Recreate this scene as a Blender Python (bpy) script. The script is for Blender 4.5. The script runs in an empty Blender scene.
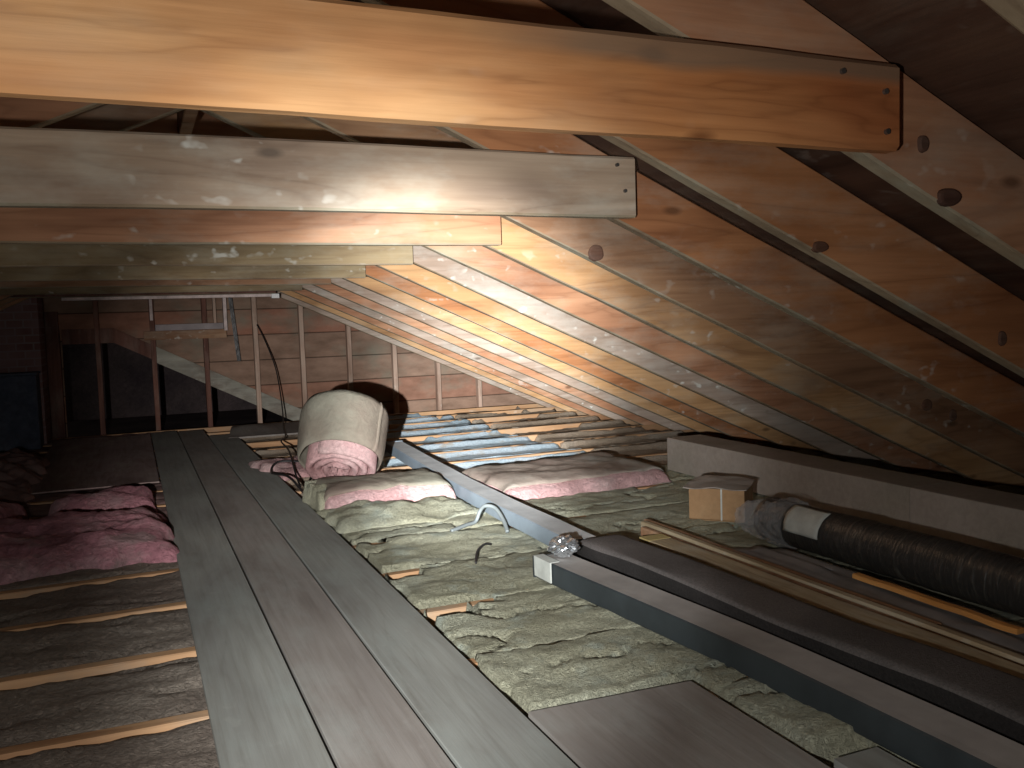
import bpy, bmesh, math, random
from mathutils import Vector, Matrix, noise
random.seed(7)
COL = bpy.context.scene.collection
ORD = ['nearest','second','third','fourth','fifth','sixth','seventh','eighth','ninth','tenth','eleventh','twelfth',
       'thirteenth','fourteenth','fifteenth','sixteenth','seventeenth','eighteenth','nineteenth','twentieth']
SP = .4064

# ------------------------------------------------------------ helpers
def tag(o, label=None, cat=None, group=None, kind=None):
    if label: o['label'] = label
    if cat: o['category'] = cat
    if group: o['group'] = group
    if kind: o['kind'] = kind
    return o

def thing(name, label, cat, loc, group=None):
    o = bpy.data.objects.new(name, None); COL.objects.link(o)
    o.empty_display_size = .05; o.location = loc
    return tag(o, label, cat, group)

def wloc(o):
    v = Vector(o.location)
    while o.parent: o = o.parent; v += Vector(o.location)
    return v

def obj(name, bm, mats, parent=None, smooth=False):
    """bm is built in world coordinates; the origin goes to the base centre"""
    bmesh.ops.recalc_face_normals(bm, faces=bm.faces)
    xs = [v.co for v in bm.verts]
    lo = Vector([min(c[i] for c in xs) for i in range(3)]); hi = Vector([max(c[i] for c in xs) for i in range(3)])
    base = Vector(((lo.x+hi.x)/2, (lo.y+hi.y)/2, lo.z))
    for v in bm.verts: v.co -= base
    if smooth:
        for f in bm.faces: f.smooth = True
    me = bpy.data.meshes.new(name); bm.to_mesh(me); bm.free()
    if not isinstance(mats, (list, tuple)): mats = [mats]
    for m in mats: me.materials.append(m)
    o = bpy.data.objects.new(name, me); COL.objects.link(o)
    if parent:
        o.parent = parent; o.location = base - wloc(parent)
    else: o.location = base
    return o

def box(bm, x0, x1, y0, y1, z0, z1, bev=0):
    r = bmesh.ops.create_cube(bm, size=1)
    vs = r['verts']
    for v in vs:
        v.co = Vector((x0+(v.co.x+.5)*(x1-x0), y0+(v.co.y+.5)*(y1-y0), z0+(v.co.z+.5)*(z1-z0)))
    if bev:
        es = list({e for v in vs for e in v.link_edges})
        bmesh.ops.bevel(bm, geom=es, offset=bev, segments=2, affect='EDGES', profile=.6)
    return bm

def loft(bm, rings, mat=None, closed=True, cap=True):
    vr = [[bm.verts.new(p) for p in r] for r in rings]
    n = len(rings[0])
    for a, b in zip(vr, vr[1:]):
        for i in range(n if closed else n-1):
            f = bm.faces.new((a[i], a[(i+1) % n], b[(i+1) % n], b[i]))
            if mat: f.material_index = mat[i]
    if cap:
        bm.faces.new(vr[0][::-1]); bm.faces.new(vr[-1])
    return vr

def beam(p0, p1, across, up, w, h, bev=.004, seg=14, warp=.0025, seed=0, bottom_mat=None, wane=0):
    """timber from p0 to p1 (centre of the lower face); w across, h up; eased edges, a little warp"""
    bm = bmesh.new(); p0 = Vector(p0); p1 = Vector(p1); across = Vector(across).normalized(); up = Vector(up).normalized()
    c = bev
    prof = [(-w/2+c, 0), (w/2-c-wane, 0), (w/2, c+wane), (w/2, h-c), (w/2-c, h), (-w/2+c, h), (-w/2, h-c), (-w/2, c)]
    rings = []
    for k in range(seg+1):
        t = k/seg; p = p0.lerp(p1, t); q = p*2.3+Vector((seed*7.1, seed*3.3, 0))
        da = noise.noise(q)*warp; du = noise.noise(q+Vector((9, 4, 2)))*warp
        ring = []
        for i, (a, u) in enumerate(prof):
            j = noise.noise(p*9+Vector((i*3.7, seed, 1)))*warp*.35
            ring.append(p+across*(a+da+j)+up*(u+du+j))
        rings.append(ring)
    mt = [0]*8
    if bottom_mat: mt = [bottom_mat, bottom_mat, 0, 0, 0, 0, 0, bottom_mat]
    loft(bm, rings, mt)
    return bm

def tube(pts, r, n=8, cyc=False):
    bm = bmesh.new(); rings = []
    P = [Vector(p) for p in pts]
    for i, p in enumerate(P):
        d = (P[min(i+1, len(P)-1)]-P[max(i-1, 0)]).normalized()
        a = d.orthogonal() if i == 0 else (pa-d*pa.dot(d))
        a.normalize(); pa = a; b = d.cross(a)
        rr = r[i] if isinstance(r, (list, tuple)) else r
        rings.append([p+(a*math.cos(2*math.pi*k/n)+b*math.sin(2*math.pi*k/n))*rr for k in range(n)])
    loft(bm, rings)
    return bm

def smooth_path(pts, n=8):
    P = [Vector(p) for p in pts]; out = []
    for i in range(len(P)-1):
        a = P[max(i-1, 0)]; b = P[i]; c = P[i+1]; d = P[min(i+2, len(P)-1)]
        for k in range(n):
            t = k/n
            out.append(.5*((2*b)+(c-a)*t+(2*a-5*b+4*c-d)*t*t+(3*b-a-3*c+d)*t*t*t))
    out.append(P[-1]); return out

def fbm(x, y, s=0, o=4):
    return noise.fractal(Vector((x, y, s)), .9, 2.1, o)

def slab(f, nu, nv, bottom):
    """closed body: f(u,v)->top point, bottom(u,v)->bottom point"""
    bm = bmesh.new()
    T = [[bm.verts.new(f(i/nu, j/nv)) for j in range(nv+1)] for i in range(nu+1)]
    B = [[bm.verts.new(bottom(i/nu, j/nv)) if (i in (0, nu) or j in (0, nv)) else None for j in range(nv+1)] for i in range(nu+1)]
    for i in range(nu):
        for j in range(nv): bm.faces.new((T[i][j], T[i+1][j], T[i+1][j+1], T[i][j+1]))
    for i in range(nu):
        bm.faces.new((B[i][0], B[i+1][0], T[i+1][0], T[i][0])); bm.faces.new((T[i][nv], T[i+1][nv], B[i+1][nv], B[i][nv]))
    for j in range(nv):
        bm.faces.new((T[0][j], T[0][j+1], B[0][j+1], B[0][j])); bm.faces.new((B[nu][j], B[nu][j+1], T[nu][j+1], T[nu][j]))
    loop = [B[i][0] for i in range(nu)]+[B[nu][j] for j in range(nv)]+[B[i][nv] for i in range(nu, 0, -1)]+[B[0][j] for j in range(nv, 0, -1)]
    bm.faces.new(loop[::-1])
    return bm

def sheet(f, nu, nv, th=.003):
    return slab(f, nu, nv, lambda u, v: f(u, v)-Vector((0, 0, th)))

# ------------------------------------------------------------ materials
def nt(name, rough=.85, spec=.25):
    m = bpy.data.materials.new(name); m.use_nodes = True
    t = m.node_tree; b = t.nodes['Principled BSDF']
    b.inputs['Roughness'].default_value = rough; b.inputs['Specular IOR Level'].default_value = spec
    return m, t, b

def N(t, kind, **kw):
    n = t.nodes.new(kind)
    for k, v in kw.items():
        if k in n.inputs: n.inputs[k].default_value = v
        else: setattr(n, k, v)
    return n

def ramp(t, stops, src=None, interp='LINEAR'):
    r = t.nodes.new('ShaderNodeValToRGB'); r.color_ramp.interpolation = interp
    el = r.color_ramp.elements
    while len(el) > 1: el.remove(el[-1])
    el[0].position = stops[0][0]; el[0].color = (*stops[0][1], 1)
    for p, c in stops[1:]:
        e = el.new(p); e.color = (*c, 1)
    if src: t.links.new(src, r.inputs[0])
    return r

def mix(t, fac, a, b, mode='MIX'):
    m = t.nodes.new('ShaderNodeMix'); m.data_type = 'RGBA'; m.blend_type = mode
    for s, v in ((m.inputs[0], fac), (m.inputs[6], a), (m.inputs[7], b)):
        if hasattr(v, 'links'): t.links.new(v, s)
        elif isinstance(v, (int, float)): s.default_value = v
        else: s.default_value = (*v, 1)
    return m.outputs[2]

def bump(t, b, src, strength=.4, dist=.01):
    n = t.nodes.new('ShaderNodeBump'); n.inputs['Strength'].default_value = strength; n.inputs['Distance'].default_value = dist
    t.links.new(src, n.inputs['Height']); t.links.new(n.outputs[0], b.inputs['Normal'])

def coords(t, scale, rnd=True):
    tc = t.nodes.new('ShaderNodeTexCoord'); mp = t.nodes.new('ShaderNodeMapping'); mp.inputs['Scale'].default_value = scale
    if rnd:
        oi = t.nodes.new('ShaderNodeObjectInfo'); mul = N(t, 'ShaderNodeVectorMath', operation='SCALE'); mul.inputs[0].default_value = (37, 19, 53)
        t.links.new(oi.outputs['Random'], mul.inputs['Scale'])
        ad = N(t, 'ShaderNodeVectorMath', operation='ADD')
        t.links.new(tc.outputs['Object'], ad.inputs[0]); t.links.new(mul.outputs[0], ad.inputs[1]); t.links.new(ad.outputs[0], mp.inputs[0])
    else: t.links.new(tc.outputs['Object'], mp.inputs[0])
    return mp.outputs[0]

def wood(name, light, mid, dark, axis=0, dust=(.62, .62, .52), dustamt=.25, grain=1., specks=.5, rough=.75, knots=True, vein=.55):
    """sawn timber; grain runs along axis"""
    m, t, b = nt(name, rough, .3)
    def sc(along, cross):
        s = [cross]*3; s[axis] = along; return s
    v1 = coords(t, sc(.55*grain, 5*grain))
    n1 = N(t, 'ShaderNodeTexNoise', Scale=1.6, Detail=3, Roughness=.5, Distortion=.9); t.links.new(v1, n1.inputs['Vector'])
    mu = N(t, 'ShaderNodeMath', operation='MULTIPLY'); mu.inputs[1].default_value = 11; t.links.new(n1.outputs[0], mu.inputs[0])
    sn = N(t, 'ShaderNodeMath', operation='PINGPONG'); sn.inputs[1].default_value = 1; t.links.new(mu.outputs[0], sn.inputs[0])
    v2 = coords(t, sc(2.2, 60)); n2 = N(t, 'ShaderNodeTexNoise', Scale=1., Detail=6, Roughness=.65); t.links.new(v2, n2.inputs['Vector'])
    v3 = coords(t, sc(1.1, 3.5)); n3 = N(t, 'ShaderNodeTexNoise', Scale=1.7, Detail=3, Roughness=.5); t.links.new(v3, n3.inputs['Vector'])
    base = ramp(t, [(.32, dark), (.5, mid), (.7, light)], n3.outputs[0]).outputs[0]
    g = ramp(t, [(0, (.66, .6, .55)), (.25, (.92, .9, .86)), (1, (1.12, 1.12, 1.1))], sn.outputs[0]).outputs[0]
    c = mix(t, vein, base, g, 'MULTIPLY')
    f = ramp(t, [(.3, (.7, .66, .62)), (.6, (1.08, 1.08, 1.08))], n2.outputs[0]).outputs[0]
    c = mix(t, .5, c, f, 'MULTIPLY')
    # dust film in patches, and fibres caught on the grain
    v4 = coords(t, sc(2, 5)); n4 = N(t, 'ShaderNodeTexNoise', Scale=1.5, Detail=5, Roughness=.65); t.links.new(v4, n4.inputs['Vector'])
    d = ramp(t, [(.48, (0, 0, 0)), (.72, (dustamt,)*3)], n4.outputs[0]).outputs[0]
    c = mix(t, d, c, dust)
    if specks:
        v5 = coords(t, sc(16, 24)); n5 = N(t, 'ShaderNodeTexNoise', Scale=1.2, Detail=2, Roughness=.4); t.links.new(v5, n5.inputs['Vector'])
        v6 = coords(t, sc(2.6, 4)); n6 = N(t, 'ShaderNodeTexNoise', Scale=1., Detail=2); t.links.new(v6, n6.inputs['Vector'])
        s5 = ramp(t, [(.64, (0, 0, 0)), (.74, (1, 1, 1))], n5.outputs[0]).outputs[0]
        s6 = ramp(t, [(.5, (0, 0, 0)), (.64, (specks,)*3)], n6.outputs[0]).outputs[0]
        c = mix(t, mix(t, 1., s5, s6, 'MULTIPLY'), c, (.8, .8, .72))
    # small dark knots
    vk = None if not knots else coords(t, sc(3.2, 8))
    if knots:
        vo = N(t, 'ShaderNodeTexVoronoi', Scale=1.); t.links.new(vk, vo.inputs['Vector'])
        k = ramp(t, [(.045, (.8, .8, .8)), (.11, (0, 0, 0))], vo.outputs['Distance']).outputs[0]
        c = mix(t, k, c, tuple(x*.45 for x in dark))
    t.links.new(c, b.inputs['Base Color'])
    bump(t, b, n2.outputs[0], .35, .003)
    return m

W_A = wood('wood_pinkish_pine', (.60, .33, .19), (.47, .235, .13), (.35, .165, .09))
W_B = wood('wood_orange_pine', (.56, .27, .13), (.45, .20, .085), (.34, .14, .06))
W_C = wood('wood_brown_pine', (.42, .24, .13), (.33, .18, .1), (.25, .135, .075))
W_D = wood('wood_yellow_pine', (.68, .43, .225), (.57, .33, .155), (.42, .23, .11))
W_H = wood('wood_honey_figured', (.80, .50, .25), (.68, .37, .165), (.56, .25, .10), grain=1.5, dustamt=.12, specks=.15)
W_L = wood('wood_pale_grey', (.56, .46, .38), (.46, .36, .29), (.34, .25, .19), dust=(.55, .54, .48), dustamt=.6, specks=1.)
W_G = wood('wood_weathered_grey', (.47, .36, .26), (.37, .275, .195), (.26, .19, .14), dust=(.55, .52, .43), dustamt=.5, specks=.7)
W_E = wood('wood_dusty_edge', (.44, .35, .24), (.33, .255, .17), (.24, .175, .115), dust=(.46, .48, .38), dustamt=.6, specks=.7)
W_O2 = wood('wood_olive_brown', (.38, .29, .17), (.30, .225, .125), (.21, .155, .09), dust=(.48, .45, .34), dustamt=.45, specks=.7)
W_J = wood('wood_joist', (.62, .38, .21), (.50, .30, .16), (.38, .2, .1), dust=(.36, .31, .24), dustamt=.8, specks=.2, knots=False)
W_S = wood('wood_stud', (.62, .46, .36), (.5, .35, .27), (.36, .24, .18), axis=2, dustamt=.3, specks=.2)
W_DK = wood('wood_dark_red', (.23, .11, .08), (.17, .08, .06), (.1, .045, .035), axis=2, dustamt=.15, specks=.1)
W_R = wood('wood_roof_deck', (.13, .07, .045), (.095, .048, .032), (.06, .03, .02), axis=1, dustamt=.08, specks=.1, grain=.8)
W_P = wood('wood_grey_plank', (.315, .32, .29), (.28, .285, .26), (.245, .245, .225), axis=1, dust=(.32, .345, .315), dustamt=.6, specks=.05, grain=.9, knots=False, vein=.22)
W_P2 = wood('wood_brown_plank', (.31, .285, .26), (.28, .255, .23), (.24, .215, .195), axis=1, dust=(.33, .33, .30), dustamt=.7, specks=.05, grain=.9, knots=False, vein=.22)
W_Y = wood('wood_pale_trim', (.52, .44, .30), (.44, .35, .22), (.33, .25, .16), axis=1, dustamt=.5, specks=.3)
W_O = wood('wood_orange_stick', (.75, .38, .12), (.66, .31, .09), (.5, .22, .06), axis=1, dustamt=.1, specks=.1)

def boards(name, cols, plank=.2, dirt=(.16, .2, .15)):
    """horizontal sheathing boards on the gable"""
    m, t, b = nt(name, .85, .2)
    tc = t.nodes.new('ShaderNodeTexCoord'); sx = t.nodes.new('ShaderNodeSeparateXYZ'); t.links.new(tc.outputs['Object'], sx.inputs[0])
    dv = N(t, 'ShaderNodeMath', operation='DIVIDE'); dv.inputs[1].default_value = plank; t.links.new(sx.outputs['Z'], dv.inputs[0])
    fl = N(t, 'ShaderNodeMath', operation='FLOOR'); t.links.new(dv.outputs[0], fl.inputs[0])
    fr = N(t, 'ShaderNodeMath', operation='FRACT'); t.links.new(dv.outputs[0], fr.inputs[0])
    wn = N(t, 'ShaderNodeTexWhiteNoise', noise_dimensions='1D'); t.links.new(fl.outputs[0], wn.inputs['W'])
    base = ramp(t, [(0, cols[0]), (.5, cols[1]), (1, cols[2])], wn.outputs[0]).outputs[0]
    v = coords(t, (2.5, 1, 6), False); n1 = N(t, 'ShaderNodeTexNoise', Scale=1.5, Detail=5, Roughness=.6); t.links.new(v, n1.inputs['Vector'])
    g = ramp(t, [(.3, (.6, .55, .5)), (.7, (1.25, 1.2, 1.15))], n1.outputs[0]).outputs[0]
    c = mix(t, .9, base, g, 'MULTIPLY')
    v = coords(t, (1.1, 1, 1.6), False); n2 = N(t, 'ShaderNodeTexNoise', Scale=1.6, Detail=4, Roughness=.6); t.links.new(v, n2.inputs['Vector'])
    c = mix(t, ramp(t, [(.5, (0, 0, 0)), (.68, (.75, .75, .75))], n2.outputs[0]).outputs[0], c, dirt)
    seam = ramp(t, [(0, (.15, .15, .15)), (.035, (1, 1, 1)), (.965, (1, 1, 1)), (1, (.15, .15, .15))], fr.outputs[0]).outputs[0]
    c = mix(t, 1., c, seam, 'MULTIPLY')
    t.links.new(c, b.inputs['Base Color']); bump(t, b, n1.outputs[0], .3, .004)
    return m
M_GABLE = boards('gable_sheathing', [(.38, .20, .14), (.31, .21, .155), (.35, .24, .18)], .22, (.26, .25, .19))

def fluffy(name, c0, c1, c2, fine=90, amt=.8, bd=.02, spot=None, scale=2.5, rough=.95):
    m, t, b = nt(name, rough, .1)
    v = coords(t, (1, 1, 1)); n1 = N(t, 'ShaderNodeTexNoise', Scale=scale, Detail=5, Roughness=.6); t.links.new(v, n1.inputs['Vector'])
    n2 = N(t, 'ShaderNodeTexNoise', Scale=fine, Detail=5, Roughness=.75, Distortion=.6); t.links.new(v, n2.inputs['Vector'])
    c = ramp(t, [(.35, c0), (.5, c1), (.66, c2)], n1.outputs[0]).outputs[0]
    g = ramp(t, [(.3, (.6, .6, .6)), (.7, (1.22, 1.22, 1.22))], n2.outputs[0]).outputs[0]
    c = mix(t, amt, c, g, 'MULTIPLY')
    if spot:
        n3 = N(t, 'ShaderNodeTexNoise', Scale=7, Detail=4, Roughness=.6); t.links.new(v, n3.inputs['Vector'])
        c = mix(t, ramp(t, [(.55, (0, 0, 0)), (.68, (.8, .8, .8))], n3.outputs[0]).outputs[0], c, spot)
    t.links.new(c, b.inputs['Base Color']); bump(t, b, n2.outputs[0], .9, bd)
    return m
F_YG = fluffy('wool_yellow_green', (.43, .415, .29), (.50, .49, .355), (.56, .57, .44), spot=(.50, .55, .46), bd=.02)
F_GB = fluffy('wool_grey_blue', (.42, .53, .59), (.50, .61, .67), (.60, .68, .74), bd=.008, spot=(.45, .38, .28))
F_GR = fluffy('wool_grey_brown', (.245, .195, .16), (.29, .24, .195), (.35, .30, .245), bd=.018, fine=70)
F_BR = fluffy('wool_brown', (.36, .28, .2), (.44, .35, .26), (.48, .42, .34), bd=.01)
F_PK = fluffy('fiberglass_pink', (.52, .30, .29), (.63, .40, .39), (.70, .53, .50), bd=.015, fine=60)
F_PD = fluffy('fiberglass_pink_dusty', (.34, .155, .18), (.46, .22, .25), (.50, .32, .33), bd=.02, fine=45, spot=(.30, .22, .21), scale=5)
F_DP = fluffy('dark_crumpled_paper', (.20, .13, .12), (.25, .165, .15), (.30, .21, .19), bd=.01, fine=12, amt=.5)
K_T = fluffy('kraft_paper_dusty', (.23, .18, .145), (.25, .225, .175), (.28, .27, .215), bd=.006, fine=25, amt=.4)
K_R = fluffy('kraft_paper_roll', (.19, .15, .12), (.215, .185, .145), (.245, .235, .185), bd=.006, fine=25, amt=.4)
K_B = fluffy('kraft_paper_brown', (.27, .205, .17), (.32, .265, .22), (.36, .34, .30), bd=.006, fine=25, amt=.4)
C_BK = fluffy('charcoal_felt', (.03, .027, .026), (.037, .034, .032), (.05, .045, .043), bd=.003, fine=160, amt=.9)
C_BKT = fluffy('charcoal_felt_top', (.12, .108, .102), (.145, .13, .122), (.18, .16, .15), bd=.003, fine=160, amt=.9)  # upper faces of the felt strip, paler than its sides
C_BX = fluffy('carton_grey', (.37, .335, .28), (.42, .37, .32), (.46, .41, .36), bd=.002, fine=40, amt=.3)
C_CB = fluffy('cardboard_orange', (.34, .20, .10), (.41, .25, .13), (.44, .30, .17), bd=.002, fine=40, amt=.3)
DIRTG = fluffy('chimney_wash', (.2, .13, .13), (.26, .17, .17), (.33, .24, .23), bd=.01, fine=30)
BLUEG = fluffy('blue_grey_metal', (.07, .085, .12), (.095, .115, .16), (.13, .15, .19), bd=.004, fine=20, rough=.6)
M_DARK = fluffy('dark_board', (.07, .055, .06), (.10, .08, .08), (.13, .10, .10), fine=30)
M_PLASTER = fluffy('plaster', (.3, .28, .25), (.36, .33, .3), (.4, .37, .33), fine=30, bd=.002)

def plain(name, c, rough=.5, metal=0., var=.25, scale=6, bd=.002, spec=.4):
    m, t, b = nt(name, rough, spec); b.inputs['Metallic'].default_value = metal
    v = coords(t, (1, 1, 1)); n1 = N(t, 'ShaderNodeTexNoise', Scale=scale, Detail=6, Roughness=.6); t.links.new(v, n1.inputs['Vector'])
    g = ramp(t, [(.3, tuple(x*(1-var) for x in c)), (.7, tuple(min(1, x*(1+var)) for x in c))], n1.outputs[0]).outputs[0]
    t.links.new(g, b.inputs['Base Color']); bump(t, b, n1.outputs[0], .3, bd)
    return m
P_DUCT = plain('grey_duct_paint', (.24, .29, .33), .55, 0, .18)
P_DUCTS = plain('paler_duct_top', (.60, .62, .62), .75, 0, .2)  # lighter tone for the upper faces of the light grey duct
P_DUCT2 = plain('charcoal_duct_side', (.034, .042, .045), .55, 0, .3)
P_DUCT2T = plain('paler_charcoal_top', (.37, .345, .32), .8, 0, .2)  # upper faces of the dark duct, much paler than its sides
P_LABEL = plain('pale_paper', (.55, .57, .52), .7, 0, .15, 25)
P_BLK = plain('black_plastic_wrap', (.028, .027, .025), .32, 0, .35, 14, .01)
def wrap():
    m, t, b = nt('black_plastic_creased', .3, .5)
    v = coords(t, (9, 60, 9)); n1 = N(t, 'ShaderNodeTexNoise', Scale=1., Detail=4, Roughness=.6, Distortion=.8); t.links.new(v, n1.inputs['Vector'])
    v = coords(t, (3, 4, 3)); n2 = N(t, 'ShaderNodeTexNoise', Scale=1.2, Detail=3); t.links.new(v, n2.inputs['Vector'])
    a = ramp(t, [(.53, (0, 0, 0)), (.7, (1, 1, 1))], n1.outputs[0]).outputs[0]; c = ramp(t, [(.42, (0, 0, 0)), (.6, (.9, .9, .9))], n2.outputs[0]).outputs[0]
    t.links.new(mix(t, mix(t, 1., a, c, 'MULTIPLY'), (.04, .038, .035), (.13, .125, .105)), b.inputs['Base Color']); bump(t, b, n1.outputs[0], .7, .008)
    return m
P_WRAP = wrap()
P_GREYSH = plain('grey_plastic_sheet', (.20, .19, .185), .45, 0, .25, 8, .006)
P_CABLE = plain('black_cable', (.02, .018, .018), .5)
P_CABLE2 = plain('grey_cable', (.16, .18, .18), .5)
P_NAIL = plain('nail_steel', (.25, .24, .23), .35, .8)
P_KNOT = wood('wood_knot', (.20, .11, .07), (.14, .07, .045), (.08, .04, .03), grain=4, dustamt=.1, specks=0)
P_PALE = plain('pale_painted_wood', (.72, .60, .56), .6, 0, .35, 12)
P_WHITE = plain('white_paint', (.95, .95, .93), .5, 0, .05)
P_FOIL = plain('foil', (.75, .78, .8), .22, .9, .1)
P_HOLE = plain('knot_hole', (.02, .013, .01), .9)
def clear():
    m, t, b = nt('clear_plastic', .25, .5)
    b.inputs['Base Color'].default_value = (.55, .54, .53, 1); b.inputs['Alpha'].default_value = .28
    v = coords(t, (1, 1, 1)); n1 = N(t, 'ShaderNodeTexNoise', Scale=30, Detail=4); t.links.new(v, n1.inputs['Vector']); bump(t, b, n1.outputs[0], .8, .01)
    return m
P_CLEAR = clear()

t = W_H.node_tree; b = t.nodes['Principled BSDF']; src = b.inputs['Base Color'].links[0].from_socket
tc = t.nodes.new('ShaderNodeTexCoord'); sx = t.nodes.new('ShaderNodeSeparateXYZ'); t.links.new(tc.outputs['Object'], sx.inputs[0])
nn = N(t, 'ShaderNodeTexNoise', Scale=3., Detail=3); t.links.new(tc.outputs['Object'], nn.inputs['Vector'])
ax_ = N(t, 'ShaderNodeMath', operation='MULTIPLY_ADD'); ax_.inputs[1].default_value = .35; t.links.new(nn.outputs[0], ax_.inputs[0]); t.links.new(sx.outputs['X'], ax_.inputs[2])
right_tint = ramp(t, [(.36, (1, 1, 1)), (.75, (.86, .66, .52)), (1, (.72, .52, .44))], ax_.outputs[0]).outputs[0]  # colour turns redder and darker towards the right end of the tie
c = mix(t, 1., src, right_tint, 'MULTIPLY')
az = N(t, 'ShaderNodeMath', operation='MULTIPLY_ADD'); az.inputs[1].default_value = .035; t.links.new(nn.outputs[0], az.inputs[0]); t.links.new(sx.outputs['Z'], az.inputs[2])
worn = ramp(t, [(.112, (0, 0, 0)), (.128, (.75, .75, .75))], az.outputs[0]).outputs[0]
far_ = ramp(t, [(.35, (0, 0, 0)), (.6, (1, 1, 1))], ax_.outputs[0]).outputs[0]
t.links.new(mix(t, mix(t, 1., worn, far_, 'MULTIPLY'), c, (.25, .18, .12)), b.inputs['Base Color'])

# ------------------------------------------------------------ the shell
RX = .2                                   # ridge
def zb(x): return 1.5-.45*x if x >= RX else 1.5-.45*(2*RX-x)     # underside of the rafters
def zt(x): return zb(x)+.178                                              # underside of the roof deck
Y0, Y1 = -2.6, 8.0
bm = bmesh.new()
for s in (1, -1):
    xe = RX+s*3.65
    xs = [RX+s*3.65*i/24 for i in range(25)]
    rings = []
    for x in xs:
        rings.append([Vector((x, Y0, zt(x))), Vector((x, Y1+.1, zt(x))), Vector((x, Y1+.1, zt(x)+.02)), Vector((x, Y0, zt(x)+.02))])
    loft(bm, rings)
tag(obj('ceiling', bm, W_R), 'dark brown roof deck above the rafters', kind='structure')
bm = box(bmesh.new(), -3.5, 3.9, Y0, Y1+.1, -.19, -.165)
tag(obj('floor', bm, M_PLASTER), 'plaster below the joists', kind='structure')
bm = box(bmesh.new(), -3.5, 3.9, Y0-.05, Y0, -.165, 1.7)
tag(obj('wall_front', bm, M_GABLE), 'gable behind the camera', kind='structure')
for nm, xa in (('wall_left', -3.5), ('wall_right', 3.82)):
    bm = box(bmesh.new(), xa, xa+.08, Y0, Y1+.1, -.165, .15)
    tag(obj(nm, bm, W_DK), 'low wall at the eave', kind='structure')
# gable wall above the sloping opening, and the darker recess below it
def dz(x): return min(.80, .735-.52*x)
bm = bmesh.new()
xs = [-3.4+.1*i for i in range(72)]
xs = sorted(xs+[-.51, -.505])
rings = []
for x in xs:
    lo = -.165 if (x <= -.508 or x > 1.62) else max(-.165, dz(x)-.02)
    hi = zt(x)+.01
    if lo > hi-.01: lo = hi-.01
    rings.append([Vector((x, Y1, lo)), Vector((x, Y1+.03, lo)), Vector((x, Y1+.03, hi)), Vector((x, Y1, hi))])
loft(bm, rings)
tag(obj('wall_back', bm, M_GABLE), 'gable wall of horizontal brown boards', kind='structure')
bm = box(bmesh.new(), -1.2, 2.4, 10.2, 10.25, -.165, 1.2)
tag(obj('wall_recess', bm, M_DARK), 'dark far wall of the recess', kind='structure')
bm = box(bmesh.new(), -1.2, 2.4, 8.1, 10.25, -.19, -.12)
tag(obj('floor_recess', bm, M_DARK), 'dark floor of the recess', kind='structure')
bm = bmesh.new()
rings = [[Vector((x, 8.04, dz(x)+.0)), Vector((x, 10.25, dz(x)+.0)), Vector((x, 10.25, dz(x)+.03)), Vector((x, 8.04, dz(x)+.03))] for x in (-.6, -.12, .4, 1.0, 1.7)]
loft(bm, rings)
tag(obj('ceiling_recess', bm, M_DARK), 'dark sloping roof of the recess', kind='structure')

# ------------------------------------------------------------ rafters
pal = [W_C, W_A, W_B, W_B, W_C, W_D, W_A, W_L, W_D, W_B, W_D, W_L, W_A, W_L, W_A, W_D, W_L, W_C]
rafters = []
NR = 18
for i in range(NR):                       # i=0 is the one just in front of the camera
    y = .706+SP*i
    if i == NR-1: break
    m = pal[i]
    lab = f"{ORD[i]} rafter from the camera on the right-hand roof slope"
    p0 = (RX+.02, y, zb(RX+.02)); p1 = (3.62, y, zb(3.62))
    b_ = beam(p0, p1, (0, -1, 0), (0, 0, 1), .038, .146 if i == 3 else .17, .004, 24, .004, i, bottom_mat=1)
    t_ = tag(obj('rafter', b_, [m, W_E]), lab, 'rafter', 'rafters of the right roof slope')
    rafters.append(t_)
for i in range(NR-1):
    y = .706+SP*i
    lab = f"{ORD[i]} rafter from the camera on the left-hand roof slope"
    b_ = beam((RX-.02, y, zb(RX+.02)), (-3.2, y, zb(3.6)), (0, -1, 0), (0, 0, 1), .038, .17, .004, 20, .004, i+40, bottom_mat=1)
    tag(obj('rafter', b_, [W_C if i % 2 else W_A, W_E]), lab, 'rafter', 'rafters of the left roof slope')
bm = beam((RX, .3, 1.40), (RX, 7.98, 1.40), (1, 0, 0), (0, 0, 1), .038, .18, .003, 12, .002, 3)
tag(obj('ridge_board', bm, W_C), 'long ridge board running along the peak of the roof', 'ridge board')

# knots on single rafters (position along the face)
def knot(i, x, z, rx, rz, mat=P_KNOT, name='knot'):
    y = .706+SP*i-.019
    bm = bmesh.new(); n = 18; rings = []
    for d, s in ((.004, 1.12), (-.0035, 1.0), (-.005, .8)):
        rings.append([Vector((x+math.cos(a)*rx*s*(1+.08*math.sin(3*a+i)), y+d, z+math.sin(a)*rz*s*(1+.07*math.cos(2*a)))) for a in [2*math.pi*k/n for k in range(n)]])
    loft(bm, rings)
    o = obj(name, bm, mat, rafters[i]); o['label'] = 'dark round knot in the rafter face'
KN = [(4, 1.258, .958, .024, .024), (1, 1.259, .951, .024, .015), (1, 1.20, 1.035, .010, .014), (4, 2.56, .426, .021, .02),
      (4, 2.685, .381, .015, .021), (2, 1.353, .905, .02, .012), (2, 1.9, .69, .012, .018)]
for k in KN: knot(*k)

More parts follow.
